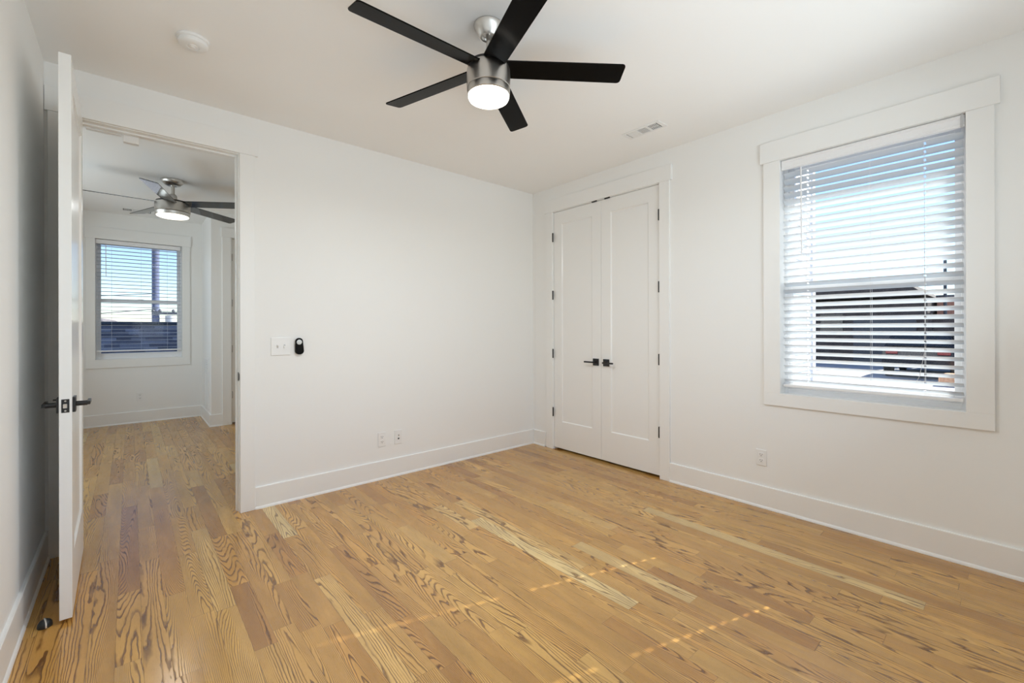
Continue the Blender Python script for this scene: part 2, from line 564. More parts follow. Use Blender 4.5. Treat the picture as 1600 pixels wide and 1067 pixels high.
# bedroom doorway
t = casing(1, 'y', 0.0, -1, DX0 - 0.004, DX1 + 0.004, 0.0, DZ + 0.004, 'flat white casing and jamb around the open doorway', head_ext=(-3.718, DX1 + 0.004 + CW + 0.020))
bm = nb()
box(bm, (DX1, -0.001, 0), (DX1 + 0.02, 0.121, DZ + 0.02)); box(bm, (DX0 - 0.02, -0.001, 0), (DX0, 0.121, DZ + 0.02)); box(bm, (DX0, -0.001, DZ), (DX1, 0.121, DZ + 0.02))
obj('jamb', bm, M_TRIM, t)
bm = nb()
box(bm, (DX1 - 0.011, 0.042, 0), (DX1, 0.078, DZ), 0.001); box(bm, (DX0, 0.042, 0), (DX0 + 0.011, 0.078, DZ), 0.001); box(bm, (DX0 + 0.011, 0.042, DZ - 0.011), (DX1 - 0.011, 0.078, DZ), 0.001)
obj('door_stop_strip', bm, M_TRIM, t)
sp = obj('strike_plate', bx((DX1 - 0.0018, 0.004, 0.905), (DX1, 0.036, 0.965), 0.0008), M_BLACK, t, label='black strike plate')
obj('strike_lip', bx((DX1 - 0.0022, -0.006, 0.912), (DX1 + 0.0008, 0.006, 0.958), 0.0008), M_BLACK, sp)
# closet doorway
t = casing(2, 'x', 0.0, -1, CY0 - 0.004, CY1 + 0.004, 0.0, CZ + 0.004, 'flat white casing around the double closet doors', head=0.128)
bm = nb()
box(bm, (-0.001, CY0 - 0.02, 0), (0.161, CY0, CZ + 0.02)); box(bm, (-0.001, CY1, 0), (0.161, CY1 + 0.02, CZ + 0.02)); box(bm, (-0.001, CY0, CZ), (0.161, CY1, CZ + 0.02))
obj('jamb', bm, M_TRIM, t)
bm = nb()
box(bm, (0.045, CY0, 0), (0.075, CY0 + 0.011, CZ)); box(bm, (0.045, CY1 - 0.011, 0), (0.075, CY1, CZ)); box(bm, (0.045, CY0 + 0.011, CZ - 0.011), (0.075, CY1 - 0.011, CZ))
obj('door_stop_strip', bm, M_TRIM, t)
for ya in (-0.853, -1.003):
    obj('catch_plate', bx((-0.007, ya - 0.030, CZ - 0.007), (0.0, ya + 0.030, CZ + 0.0036), 0.0005), M_BLACK, t, label='small black catch plate')
# right window, far window, far closet
casing(3, 'x', 0.0, -1, WY0, WY1, WZ0, WZ1, 'flat white casing around the bright right window', w=0.104, head=0.140, apron=0.085)
casing(4, 'y', 4.30, -1, FX0, FX1, FZ0, FZ1 + 0.0, 'flat white casing around the window in the far room', w=0.090, head=0.150, ear=0.012, apron=0.112)
t = casing(5, 'y', 3.33, -1, -2.352, -1.54, 0.0, 2.47, 'flat white casing around the far closet door', w=0.099, head=0.125, ear=0.010, wl=0.099)
bm = nb()
box(bm, (-2.352, 3.329, 0), (-2.340, 3.431, 2.478)); box(bm, (-1.552, 3.329, 0), (-1.54, 3.431, 2.478)); box(bm, (-2.34, 3.329, 2.466), (-1.552, 3.431, 2.478))
obj('jamb', bm, M_TRIM, t)

# ------------------------------------------------------------------ doors
def panel_leaf(bm, W, Hh, T, stile, top, bot, rec=0.009, bev=0.004):
    """shaker leaf: x 0..W, y 0..T, z 0..Hh with one recessed panel on both faces"""
    b = 0.0012
    box(bm, (0, 0, 0), (stile, T, Hh), b); box(bm, (W - stile, 0, 0), (W, T, Hh), b)
    box(bm, (stile - 0.001, 0.0, 0), (W - stile + 0.001, T, bot), 0); box(bm, (stile - 0.001, 0.0, Hh - top), (W - stile + 0.001, T, Hh), 0)
    box(bm, (stile - 0.002, rec, bot - 0.002), (W - stile + 0.002, T - rec, Hh - top + 0.002))
    # sloped sticking round the panel
    x0, x1, z0, z1 = stile, W - stile, bot, Hh - top
    for y0, y1 in ((0.0015, rec), (T - 0.0015, T - rec)):
        o = [(x0, y0, z0), (x1, y0, z0), (x1, y0, z1), (x0, y0, z1)]
        i = [(x0 + rec, y1, z0 + rec), (x1 - rec, y1, z0 + rec), (x1 - rec, y1, z1 - rec), (x0 + rec, y1, z1 - rec)]
        ov = [bm.verts.new(p) for p in o]; iv = [bm.verts.new(p) for p in i]
        for k in range(4):
            f = (ov[k], ov[(k + 1) % 4], iv[(k + 1) % 4], iv[k])
            bm.faces.new(f if y0 < y1 else f[::-1])
    return bm

def lever_handle(parent, origin, out, along, mat=M_BLACK, button=False, length=0.112):
    """square rosette and flat lever; out and along are unit vectors in the parent's frame"""
    o, n, a = Vector(origin), Vector(out), Vector(along)
    z = Vector((0, 0, 1))
    def bbox(bm, c, hn, ha, hz, bev):
        pts = []
        lo = c - n * hn - a * ha - z * hz; hi = c + n * hn + a * ha + z * hz
        return box(bm, lo, hi, bev, 2)
    root = obj('lever_handle', bbox(nb(), o + n * 0.005, 0.005, 0.033, 0.033, 0.0015), mat, parent, local=True, label='black lever handle on a square rosette')
    bm = nb()
    tube(bm, [o + n * 0.009, o + n * 0.046], 0.011, 16)
    obj('spindle', bm, mat, root, local=True)
    bm = nb()
    bbox(bm, o + n * 0.050 + a * (length / 2 - 0.011), 0.006, length / 2, 0.0075, 0.002)
    obj('lever', bm, mat, root, local=True)
    if button:
        obj('privacy_pin', tube(nb(), [o + n * 0.009 + z * 0.022, o + n * 0.022 + z * 0.022], 0.0035, 12), mat, root, local=True)
    return root

def hinge(parent, c, r=0.0065, h=0.09):
    c = Vector(c)
    bm = nb()
    lathe(bm, [(0, -h / 2 - 0.003), (r * 0.7, -h / 2 - 0.002), (r, -h / 2), (r, h / 2), (r * 0.7, h / 2 + 0.002), (0, h / 2 + 0.003)], c, 16)
    return obj('hinge', bm, M_BLACK, parent, local=True, label='black butt hinge')

# open bedroom door, hinged on the left jamb and swung against the left wall
LW, LT = 0.806, 0.040
d1 = thing('door_1', (-3.612, -0.024, 0.0), 'white single-panel door standing open against the left wall', 'door', kind='structure', rz=R(0.8))
bm = nb()
panel_leaf(bm, LW, 2.434, LT, 0.118, 0.125, 0.255)
bmesh.ops.transform(bm, matrix=Matrix.Translation((0.006, 0, 0.018)) @ Matrix.Rotation(R(-90), 4, 'Z'), verts=bm.verts[:])
# after rotation: leaf runs along -y, thickness along +x
obj('door_leaf', bm, M_DOOR, d1, local=True)
hy = -(LW - 0.062)
lever_handle(d1, (0.006 + LT, hy, 0.935), (1, 0, 0), (0, 1, 0))
lever_handle(d1, (0.006, hy, 0.935), (-1, 0, 0), (0, 1, 0), button=True)
ey = -LW
lp = obj('latch_plate', bx((0.006 + LT / 2 - 0.0125, ey - 0.0012, 0.935 - 0.029), (0.006 + LT / 2 + 0.0125, ey + 0.001, 0.935 + 0.029), 0.0009, 2), M_BLACK, d1, local=True, label='black latch plate on the door edge')
obj('latch_bolt', bx((0.006 + LT / 2 - 0.007, ey - 0.010, 0.935 - 0.0095), (0.006 + LT / 2 + 0.006, ey - 0.001, 0.935 + 0.0095), 0.002), M_CHROME, lp, local=True, label='brass-toned latch bolt')
for dz in (-0.021, 0.021):
    obj('screw', lathe(nb(), [(0, -0.0022), (0.0032, -0.002), (0.0036, -0.001), (0.0036, 0.0)], (0.006 + LT / 2, ey - 0.0008, 0.935 + dz), 12, 'Y'), M_NICKEL, lp, local=True)
for hz in (0.25, 1.0, 1.62, 2.24):
    hinge(d1, (0.003, 0.008, hz))

# double closet doors
def closet_leaf(name, y_hinge, sgn, label):
    """sgn -1: leaf runs from y_hinge towards -y ; +1 towards +y"""
    w_ = 0.6095
    d = thing(name, (0.0, y_hinge, 0.0), label, 'door', kind='structure')
    bm = nb()
    panel_leaf(bm, w_, 2.4535, 0.035, 0.108, 0.130, 0.275)
    # leaf x->along y, leaf y->x
    mt = Matrix(((0, 1, 0, 0.004), (sgn, 0, 0, sgn * 0.003), (0, 0, 1, 0.021), (0, 0, 0, 1)))
    bmesh.ops.transform(bm, matrix=mt, verts=bm.verts[:])
    bmesh.ops.recalc_face_normals(bm, faces=bm.faces[:])
    obj('door_leaf', bm, M_DOOR, d, local=True)
    lever_handle(d, (0.004, sgn * (w_ - 0.056), 0.940), (-1, 0, 0), (0, -sgn, 0), length=0.118)
    for hz in (0.39, 1.0, 1.61, 2.215):
        hinge(d, (-0.0135, sgn * 0.0015, hz), r=0.0070)
    return d
closet_leaf('door_2', CY1, -1, 'left leaf of the white double closet doors')
closet_leaf('door_3', CY0, 1, 'right leaf of the white double closet doors')
d4 = thing('door_4', (-2.337, 3.345, 0), 'white closet door just visible past the doorway edge', 'door', kind='structure')
bm = nb()
panel_leaf(bm, 0.782, 2.44, 0.035, 0.108, 0.13, 0.275)
bmesh.ops.translate(bm, vec=(0.0, 0, 0.021), verts=bm.verts[:])
obj('door_leaf', bm, M_DOOR, d4, local=True)
for hz in (0.39, 1.0, 1.61, 2.215): hinge(d4, (-0.003, -0.004, hz))

# ------------------------------------------------------------------ windows
def window(n, plane, at, out, lo, hi, z0, z1, zm, label, depth=0.16, liner=0.012):
    """single-hung vinyl window in a drywall return; at = room face of wall, out=+1"""
    mid = (lo + hi) / 2
    t = thing('window_%d' % n, (at, mid, z0) if plane == 'x' else (mid, at, z0), label, 'window', kind='structure')
    def bb(bm, u0, u1, d0, d1, za, zb, bev=0.0):
        if plane == 'x': box(bm, (at + out * d0, u0, za), (at + out * d1, u1, zb), bev)
        else: box(bm, (u0, at + out * d0, za), (u1, at + out * d1, zb), bev)
    bm = nb()
    bb(bm, lo - liner, lo, 0.0, depth, z0 - liner, z1 + liner); bb(bm, hi, hi + liner, 0.0, depth, z0 - liner, z1 + liner)
    bb(bm, lo, hi, 0.0, depth, z0 - liner, z0); bb(bm, lo, hi, 0.0, depth, z1, z1 + liner)
    obj('window_jamb', bm, M_TRIM, t)
    f = 0.022
    bm = nb()
    bb(bm, lo, lo + f, 0.075, depth, z0, z1, 0.002); bb(bm, hi - f, hi, 0.075, depth, z0, z1, 0.002)
    bb(bm, lo + f, hi - f, 0.075, depth, z0, z0 + f + 0.01, 0.002); bb(bm, lo + f, hi - f, 0.075, depth, z1 - f, z1, 0.002)
    obj('window_frame', bm, M_VINYL, t)
    s = 0.028
    def sash(name, za, zb, d0, d1, botr, topr):
        bm = nb()
        bb(bm, lo + f, lo + f + s, d0, d1, za, zb, 0.002); bb(bm, hi - f - s, hi - f, d0, d1, za, zb, 0.002)
        bb(bm, lo + f + s, hi - f - s, d0, d1, za, za + botr, 0.002); bb(bm, lo + f + s, hi - f - s, d0, d1, zb - topr, zb, 0.002)
        q = obj(name, bm, M_VINYL, t)
        bm = nb()
        dm = (d0 + d1) / 2
        bb(bm, lo + f + s - 0.004, hi - f - s + 0.004, dm - 0.003, dm + 0.003, za + botr - 0.004, zb - topr + 0.004)
        obj('glass_pane', bm, M_GLASS, q)
        return q
    q = sash('lower_sash', z0 + f + 0.010, zm + 0.022, 0.082, 0.112, 0.045, 0.040)
    bm = nb()
    bb(bm, mid - 0.03, mid + 0.03, 0.078, 0.092, zm + 0.020, zm + 0.030, 0.002)
    obj('sash_lock', bm, M_VINYL, q)
    sash('upper_sash', zm - 0.018, z1 - f, 0.116, 0.146, 0.036, 0.035)
    return t

window(1, 'x', 0.0, 1, WY0, WY1, WZ0, WZ1, 1.535, 'bright white single-hung window in the right wall')
window(2, 'y', 4.30, 1, FX0, FX1, FZ0, FZ1, 1.640, 'white single-hung window of the far room')
# unseen double window, added so the fill light can enter the bedroom
t = thing('window_3', (-1.95, -3.80, 0.80), 'added double window behind the camera, opening for the fill light', 'window', kind='structure')
bm = nb()
for a, b in ((RX0, RX0 + 0.05), (RX1 - 0.05, RX1), (-2.0, -1.9)): box(bm, (a, -3.95, 0.80), (b, -3.86, 2.40))
for z in (0.80, 1.58, 2.35): box(bm, (RX0, -3.945, z), (RX1, -3.865, z + 0.05))
obj('window_frame', bm, M_VINYL, t)
for a, b in ((RX0 + 0.05, -2.0), (-1.9, RX1 - 0.05)):
    obj('glass_pane', bx((a, -3.91, 0.85), (b, -3.904, 2.35)), M_GLASS, t)

t = thing('window_4', (-5.08, 2.1, 0.80), 'unseen side window added to light the far room', 'window', kind='structure')  # invented opening that lets the far-room fill light in
bm = nb()
for a, b in ((1.35, 1.40), (2.80, 2.85)): box(bm, (-5.19, a, 0.80), (-5.12, b, 2.40))
for z in (0.80, 1.58, 2.35): box(bm, (-5.185, 1.35, z), (-5.125, 2.85, z + 0.05))
obj('window_frame', bm, M_VINYL, t)
obj('glass_pane', bx((-5.158, 1.40, 0.85), (-5.152, 2.80, 2.35)), M_GLASS, t)

# ------------------------------------------------------------------ blinds
def slat_mesh(length, holes, width=0.050, thick=0.0028, crown=0.0022, hw=0.0050, hl=0.011):
    """slat along u, width along v; rectangular cord holes cut at the given u positions"""
    bm = nb()
    us = [-length / 2, length / 2]
    for h in holes: us += [h - hw, h + hw]
    us = sorted(us)
    vsn = [-width / 2, -width / 2 + 0.004, -hl, hl, width / 2 - 0.004, width / 2]
    vv = {}
    def P(i, j, k):
        key = (i, j, k)
        if key not in vv:
            v = vsn[j]
            z = crown * (1 - (2 * v / width) ** 2)
            th = thick if 0 < j < 5 else thick * 0.55
            vv[key] = bm.verts.new((us[i], v, z + (th / 2 if k else -th / 2)))
        return vv[key]
    ishole = lambda i, j: j == 2 and any(abs((us[i] + us[i + 1]) / 2 - h) < hw * 0.5 for h in holes)
    nu, nv = len(us) - 1, len(vsn) - 1
    for i in range(nu):
        for j in range(nv):
            if ishole(i, j): continue
            bm.faces.new((P(i, j, 1), P(i + 1, j, 1), P(i + 1, j + 1, 1), P(i, j + 1, 1)))
            bm.faces.new((P(i, j, 0), P(i, j + 1, 0), P(i + 1, j + 1, 0), P(i + 1, j, 0)))
            for (di, dj, a, b) in ((-1, 0, (i, j), (i, j + 1)), (1, 0, (i + 1, j), (i + 1, j + 1)), (0, -1, (i, j), (i + 1, j)), (0, 1, (i, j + 1), (i + 1, j + 1))):
                ii, jj = i + di, j + dj
                if ii < 0 or jj < 0 or ii >= nu or jj >= nv or ishole(ii, jj):
                    bm.faces.new((P(*a, 0), P(*b, 0), P(*b, 1), P(*a, 1)))
    bmesh.ops.recalc_face_normals(bm, faces=bm.faces[:])
    return bm

def blind(loc, rz, length, holes, ladders, z_first, z_last, pitch, tilt, z_head, z_bot, wand_u, wand_z, label, cord_u=None, cord_pts=None):
    """local frame: u along +x, room side is -y, z absolute"""
    t = thing('window_blind', loc, label, 'blind', 'slatted window blinds', rz=rz)
    hl = length / 2
    # head rail and valance
    obj('head_rail', bx((-hl, -0.022, z_head[0] + 0.012), (hl, 0.022, z_head[1] - 0.004), 0.001), M_VINYL, t, local=True)
    bm = nb()
    prof = [(-0.026, z_head[0]), (-0.032, z_head[0] + 0.004), (-0.032, z_head[0] + 0.014), (-0.029, z_head[0] + 0.019), (-0.029, z_head[1] - 0.020),
            (-0.033, z_head[1] - 0.014), (-0.033, z_head[1] - 0.004), (-0.026, z_head[1])]
    prism(bm, [(-hl - 0.004, a, b) for a, b in prof], (2 * hl + 0.008, 0, 0))
    v = obj('valance', bm, M_VINYL, t, local=True)
    obj('valance_clip', bx((hl - 0.012, -0.037, z_head[0] - 0.003), (hl - 0.002, -0.033, z_head[1] + 0.001), 0.001), M_GREY, v, local=True)
    n = int(round((z_first - z_last) / pitch)) + 1
    first = None
    for i in range(n):
        if first is None:
            o = obj('slat', slat_mesh(length - 0.006, holes), M_SLAT, t, local=True)
            first = o
        else:
            o = first.copy()
            COL.objects.link(o)
            o.parent = t
        o.location = (0, 0, z_first - i * pitch)
        o.rotation_euler = (-tilt, 0, 0)          # room edge up when tilt > 0
    obj('bottom_rail', bx((-hl + 0.003, -0.025, z_bot), (hl - 0.003, 0.025, z_bot + 0.018), 0.003, 2), M_VINYL, t, local=True)
    dy, dz = 0.0265 * math.cos(tilt), 0.0265 * math.sin(tilt)
    for u in ladders:
        bm = nb()
        for s in (-1, 1):
            tube(bm, [(u, s * dy, z_head[0] + 0.015), (u, s * dy, z_bot + 0.016)], 0.0007, 5)
        obj('ladder_cord', bm, M_CORD, t, local=True)
    bm = nb()
    tube(bm, [(wand_u, -0.034, wand_z[0]), (wand_u + 0.003, -0.034, wand_z[1])], 0.0042, 10)
    obj('tilt_wand', bm, M_VINYL, t, local=True)
    if cord_pts:
        bm = nb()
        tube(bm, cord_pts, 0.0011, 6)
        obj('lift_cord', bm, M_CORD, t, local=True)
    return t

# right window: u runs along -y (rz = -90deg): local x -> -y, local -y (room) -> -x
WM = (WY0 + WY1) / 2
def uu(y): return WM - y
blind((0.038, WM, 0.0), R(-90), WY1 - WY0 - 0.016, [uu(-2.600), uu(-3.170)], [uu(-2.600), uu(-2.930), uu(-3.170)],
      2.305, 0.925, 0.0467, R(28), (2.338, 2.4065), 0.862, uu(-2.570), (2.335, 1.745), 'white slatted blind tilted half shut in the bright right window',
      cord_pts=[(uu(-3.170), -0.032, 2.34), (uu(-3.172), -0.033, 1.6), (uu(-3.176), -0.033, 1.16), (uu(-3.150), -0.034, 0.99), (uu(-3.135), -0.034, 0.95)])
FM = (FX0 + FX1) / 2
blind((FM, 4.338, 0.0), 0.0, FX1 - FX0 - 0.014, [-0.30, 0.30], [-3.545 - FM, -3.245 - FM, -2.965 - FM],
      2.352, 1.015, 0.0495, R(3), (2.378, 2.434), 0.968, -3.60 - FM, (2.37, 1.95), 'white slatted blind lying open in the far room window')

# ------------------------------------------------------------------ ceiling fans
def blade_mesh(r0, r1, w0, w1, th, cr_):
    bm = nb()
    pts = []
    def arc(cx, cy, a0, a1, n=6):
        for i in range(n + 1):
            a = R(a0 + (a1 - a0) * i / n)
            pts.append((cx + cr_ * math.cos(a), cy + cr_ * math.sin(a)))
    pts.append((r0, -w0 / 2))
    arc(r1 - cr_, -w1 / 2 + cr_, -90, 0)
    arc(r1 - cr_, w1 / 2 - cr_, 0, 90)
    pts.append((r0, w0 / 2))
    prism(bm, [(a, b, -th / 2) for a, b in pts], (0, 0, th))
    es = [e for e in bm.edges if abs(e.verts[0].co.z - e.verts[1].co.z) < 1e-6]
    bmesh.ops.bevel(bm, geom=es, offset=0.0012, segments=1, affect='EDGES')
    return bm

def fan(loc, a0, pitch, rad, bw, zc, profs, zb, r_in, label, power, far=False):
    """profs: dict of lathe profiles in absolute z"""
    t = thing('ceiling_fan', (loc[0], loc[1], zc), label, 'ceiling fan', 'five-blade ceiling fans')
    L0 = (loc[0], loc[1], 0)
    for nm in ('canopy', 'downrod', 'coupling', 'motor_housing', 'lamp_ring'):
        obj(nm, lathe(nb(), profs[nm], L0, 64), M_NICKEL, t)
    obj('blade_hub', lathe(nb(), profs['hub'], L0, 48), M_BLACK, t)
    lens = obj('lamp_lens', lathe(nb(), profs['lens'], L0, 64), M_LENS_DIM if far else M_LENS, t, label='glowing opal lamp lens')
    ld = bpy.data.lights.new('fan_lamp', 'AREA')
    ld.shape = 'DISK'
    rl = max(p[0] for p in profs['lens'])
    ld.size = rl * 1.7
    ld.energy = power
    ld.color = (0.92, 0.965, 1.0)
    lo = bpy.data.objects.new('fan_lamp', ld)
    COL.objects.link(lo)
    lo.parent = t
    lo.location = (0, 0, min(p[1] for p in profs['lens']) - 0.004 - zc)
    first = None
    for k in range(5):
        if first is None:
            b = obj('blade', blade_mesh(r_in, rad, bw * 0.92, bw, 0.006, 0.018), M_BLADE_GLOSS if far else M_BLADE, t, local=True, label='black fan blade')
            first = b
        else:
            b = first.copy()
            COL.objects.link(b)
            b.parent = t
        b.location = (0, 0, zb - zc)
        b.rotation_euler = Matrix.Rotation(a0 + R(72) * k, 3, 'Z').to_4x4().to_3x3().__matmul__(Matrix.Rotation(-pitch, 3, 'X')).to_euler()
    return t

FANC = (-2.040, -1.822)
P1 = dict(
    canopy=[(0, H - 0.001), (0.070, H - 0.001), (0.0715, H - 0.004), (0.069, H - 0.012), (0.046, H - 0.054), (0.040, H - 0.060), (0.036, H - 0.060), (0.030, H - 0.056), (0.026, H - 0.048), (0, H - 0.048)],
    downrod=[(0, 2.70), (0.0115, 2.70), (0.0115, 2.60), (0, 2.60)],
    coupling=[(0, 2.618), (0.014, 2.618), (0.020, 2.610), (0.024, 2.570), (0.030, 2.548), (0, 2.548)],
    hub=[(0, 2.556), (0.082, 2.556), (0.098, 2.548), (0.100, 2.520), (0, 2.520)],
    motor_housing=[(0, 2.541), (0.092, 2.541), (0.1005, 2.535), (0.105, 2.520), (0.1065, 2.495), (0.1055, 2.436), (0.1035, 2.434), (0, 2.434)],
    lamp_ring=[(0, 2.4325), (0.1035, 2.4325), (0.105, 2.4305), (0.1035, 2.402), (0.100, 2.399), (0, 2.399)],
    lens=[(0, 2.400), (0.099, 2.400), (0.0995, 2.391), (0.095, 2.381), (0.080, 2.373), (0.050, 2.367), (0, 2.365)])
fan(FANC, R(-37), R(13), 0.668, 0.118, H, P1, 2.532, 0.085, 'five-blade black and nickel ceiling fan with lit lamp in the bedroom', FAN_POWER)
zq = lambda z: HF - z
P2 = dict(
    canopy=[(0, HF - 0.001), (0.096, HF - 0.001), (0.097, HF - 0.004), (0.088, HF - 0.028), (0.066, HF - 0.052), (0.040, HF - 0.062), (0.026, HF - 0.060), (0, HF - 0.058)],
    downrod=[(0, 2.735), (0.017, 2.735), (0.017, 2.60), (0, 2.60)],
    coupling=[(0, 2.645), (0.024, 2.645), (0.034, 2.635), (0.042, 2.59), (0.046, 2.565), (0, 2.565)],
    hub=[(0, 2.575), (0.10, 2.575), (0.138, 2.567), (0.140, 2.530), (0, 2.530)],
    motor_housing=[(0, 2.556), (0.135, 2.556), (0.147, 2.550), (0.150, 2.53), (0.148, 2.462), (0.143, 2.458), (0, 2.458)],
    lamp_ring=[(0, 2.4565), (0.144, 2.4565), (0.146, 2.454), (0.140, 2.426), (0.136, 2.423), (0, 2.423)],
    lens=[(0, 2.424), (0.135, 2.424), (0.133, 2.415), (0.115, 2.407), (0.07, 2.402), (0, 2.400)])
fan((-3.030, 2.170), R(38.4), R(12), 0.79, 0.138, HF, P2, 2.548, 0.115, 'black and nickel ceiling fan with lit lamp seen through the doorway', FAR_FAN_POWER, True)

# ------------------------------------------------------------------ ceiling and wall fittings
t = thing('smoke_detector', (-3.118, -0.757, H), 'round white smoke detector on the bedroom ceiling', 'smoke detector')
L0 = (-3.118, -0.757, 0)
obj('mounting_base', lathe(nb(), [(0, H - 0.0005), (0.070, H - 0.0005), (0.071, H - 0.004), (0.070, H - 0.012), (0.066, H - 0.014), (0, H - 0.014)], L0, 48), M_PLASTIC, t)
obj('detector_body', lathe(nb(), [(0, H - 0.0135), (0.061, H - 0.0135), (0.064, H - 0.018), (0.062, H - 0.032), (0.055, H - 0.038), (0.028, H - 0.040), (0.026, H - 0.037), (0.022, H - 0.037), (0.020, H - 0.041), (0.012, H - 0.042), (0, H - 0.042)], L0, 48), M_PLASTIC, t)
obj('test_button', lathe(nb(), [(0, H - 0.0415), (0.010, H - 0.0415), (0.0105, H - 0.0445), (0.008, H - 0.046), (0, H - 0.046)], (L0[0] - 0.002, L0[1] - 0.002, 0), 24), M_PLASTIC, t)

def register(loc, sx, sy, z, label, along_y, secs):
    """ceiling supply register, long axis along y or x, with three louvre sections"""
    t = thing('ceiling_vent', (loc[0], loc[1], z), label, 'vent', 'white ceiling air vents')
    ln, wd = (sy, sx) if along_y else (sx, sy)
    def bb(bm, a0, a1, b0, b1, z0, z1, bev=0):
        if along_y: box(bm, (loc[0] + b0, loc[1] + a0, z0), (loc[0] + b1, loc[1] + a1, z1), bev)
        else: box(bm, (loc[0] + a0, loc[1] + b0, z0), (loc[0] + a1, loc[1] + b1, z1), bev)
    fl = 0.020
    bm = nb()
    bb(bm, -ln / 2, ln / 2, -wd / 2, -wd / 2 + fl, z - 0.006, z - 0.0003, 0.002); bb(bm, -ln / 2, ln / 2, wd / 2 - fl, wd / 2, z - 0.006, z - 0.0003, 0.002)
    bb(bm, -ln / 2, -ln / 2 + fl + 0.01, -wd / 2 + fl, wd / 2 - fl, z - 0.006, z - 0.0003, 0.002); bb(bm, ln / 2 - fl - 0.01, ln / 2, -wd / 2 + fl, wd / 2 - fl, z - 0.006, z - 0.0003, 0.002)
    inner = ln - 2 * fl - 0.02
    sw = inner / 3
    for k in (1, 2):
        a = -inner / 2 + k * sw
        bb(bm, a - 0.006, a + 0.006, -wd / 2 + fl, wd / 2 - fl, z - 0.006, z - 0.0003)
    obj('vent_frame', bm, M_PLASTIC, t)
    bm = nb()
    bb(bm, -inner / 2, inner / 2, -wd / 2 + fl, wd / 2 - fl, z - 0.0012, z - 0.0004)
    obj('vent_backing', bm, M_SLOT, t)
    for k in range(3):
        a0 = -inner / 2 + k * sw + 0.006; a1 = a0 + sw - 0.012
        bm = nb()
        if secs[k] == 'long':
            n = 7
            for i in range(n):
                c = -wd / 2 + fl + (wd - 2 * fl) * (i + 0.5) / n
                bb(bm, a0, a1, c - 0.0032, c + 0.0022, z - 0.005, z - 0.0022)
        elif secs[k] == 'shut':
            n = 5
            for i in range(n):
                c = a0 + (a1 - a0) * (i + 0.5) / n
                bb(bm, c - (a1 - a0) / n * 0.44, c + (a1 - a0) / n * 0.44, -wd / 2 + fl, wd / 2 - fl, z - 0.005, z - 0.003)
        else:
            n = 6
            for i in range(n):
                c = a0 + (a1 - a0) * (i + 0.5) / n
                bb(bm, c - 0.0022, c + 0.0022, -wd / 2 + fl, wd / 2 - fl, z - 0.005, z - 0.0022)
            c = 0
            bb(bm, a0, a1, c - 0.002, c + 0.002, z - 0.0052, z - 0.0022)
        obj('louvre', bm, M_PLASTIC, t)
    return t
register((-0.462, -1.683), 0.128, 0.315, H, 'white three-section air vent on the bedroom ceiling near the window wall', True, ('open', 'long', 'shut'))
register((-3.29, 3.93), 0.335, 0.17, HF, 'white ceiling air vent above the far window', False, ('open', 'long', 'open'))

def plate_on(plane, at, into):
    """returns a function mapping (u, z, d) boxes onto a wall plane"""
    def bb(bm, u0, u1, z0, z1, d0, d1, bev=0.0, seg=1):
        if plane == 'x': return box(bm, (at + into * d0, u0, z0), (at + into * d1, u1, z1), bev, seg)
        return box(bm, (u0, at + into * d0, z0), (u1, at + into * d1, z1), bev, seg)
    return bb

def outlet(plane, at, into, u, z, label, w_=0.068, h_=0.116):
    t = thing('wall_outlet', (at, u, z) if plane == 'x' else (u, at, z), label, 'outlet', 'white wall outlets')
    bb = plate_on(plane, at, into)
    obj('cover_plate', bb(nb(), u - w_ / 2, u + w_ / 2, z - h_ / 2, z + h_ / 2, 0.0003, 0.006, 0.0025, 2), M_PLASTIC, t)
    for dz in (-0.0205, 0.0205):
        r_ = obj('receptacle', bb(nb(), u - 0.0165, u + 0.0165, z + dz - 0.014, z + dz + 0.014, 0.0055, 0.0078, 0.001), M_PLASTIC, t)
        bm = nb()
        bb(bm, u - 0.0078, u - 0.0052, z + dz - 0.001, z + dz + 0.008, 0.0074, 0.0081)
        bb(bm, u + 0.0052, u + 0.0078, z + dz - 0.001, z + dz + 0.008, 0.0074, 0.0081)
        bb(bm, u - 0.0026, u + 0.0026, z + dz - 0.0095, z + dz - 0.0045, 0.0074, 0.0081)
        obj('socket_slot', bm, M_SLOT, r_)
    return t
outlet('x', 0.0, -1, -2.326, 0.350, 'white double outlet under the right window', h_=0.112)
outlet('y', 0.0, -1, -1.765, 0.332, 'white double outlet low on the back wall, left of the jack plate', h_=0.120)
outlet('y', 4.30, -1, -3.260, 0.350, 'white double outlet under the far room window')
# coax/phone jack
t = thing('jack_plate', (-1.615, 0.0, 0.331), 'white cable jack plate on the back wall, right of the outlet', 'wall plate')
bb = plate_on('y', 0.0, -1)
obj('cover_plate', bb(nb(), -1.651, -1.579, 0.272, 0.390, 0.0003, 0.006, 0.0025, 2), M_PLASTIC, t)
obj('coax_jack', lathe(nb(), [(0, -0.015), (0.0045, -0.015), (0.0048, -0.006), (0.0065, -0.0058), (0.0065, -0.0045)], (-1.615, 0, 0.346), 16, 'Y'), M_NICKEL, t)
obj('data_jack', bb(nb(), -1.622, -1.608, 0.310, 0.323, 0.0055, 0.0066), M_SLOT, t)
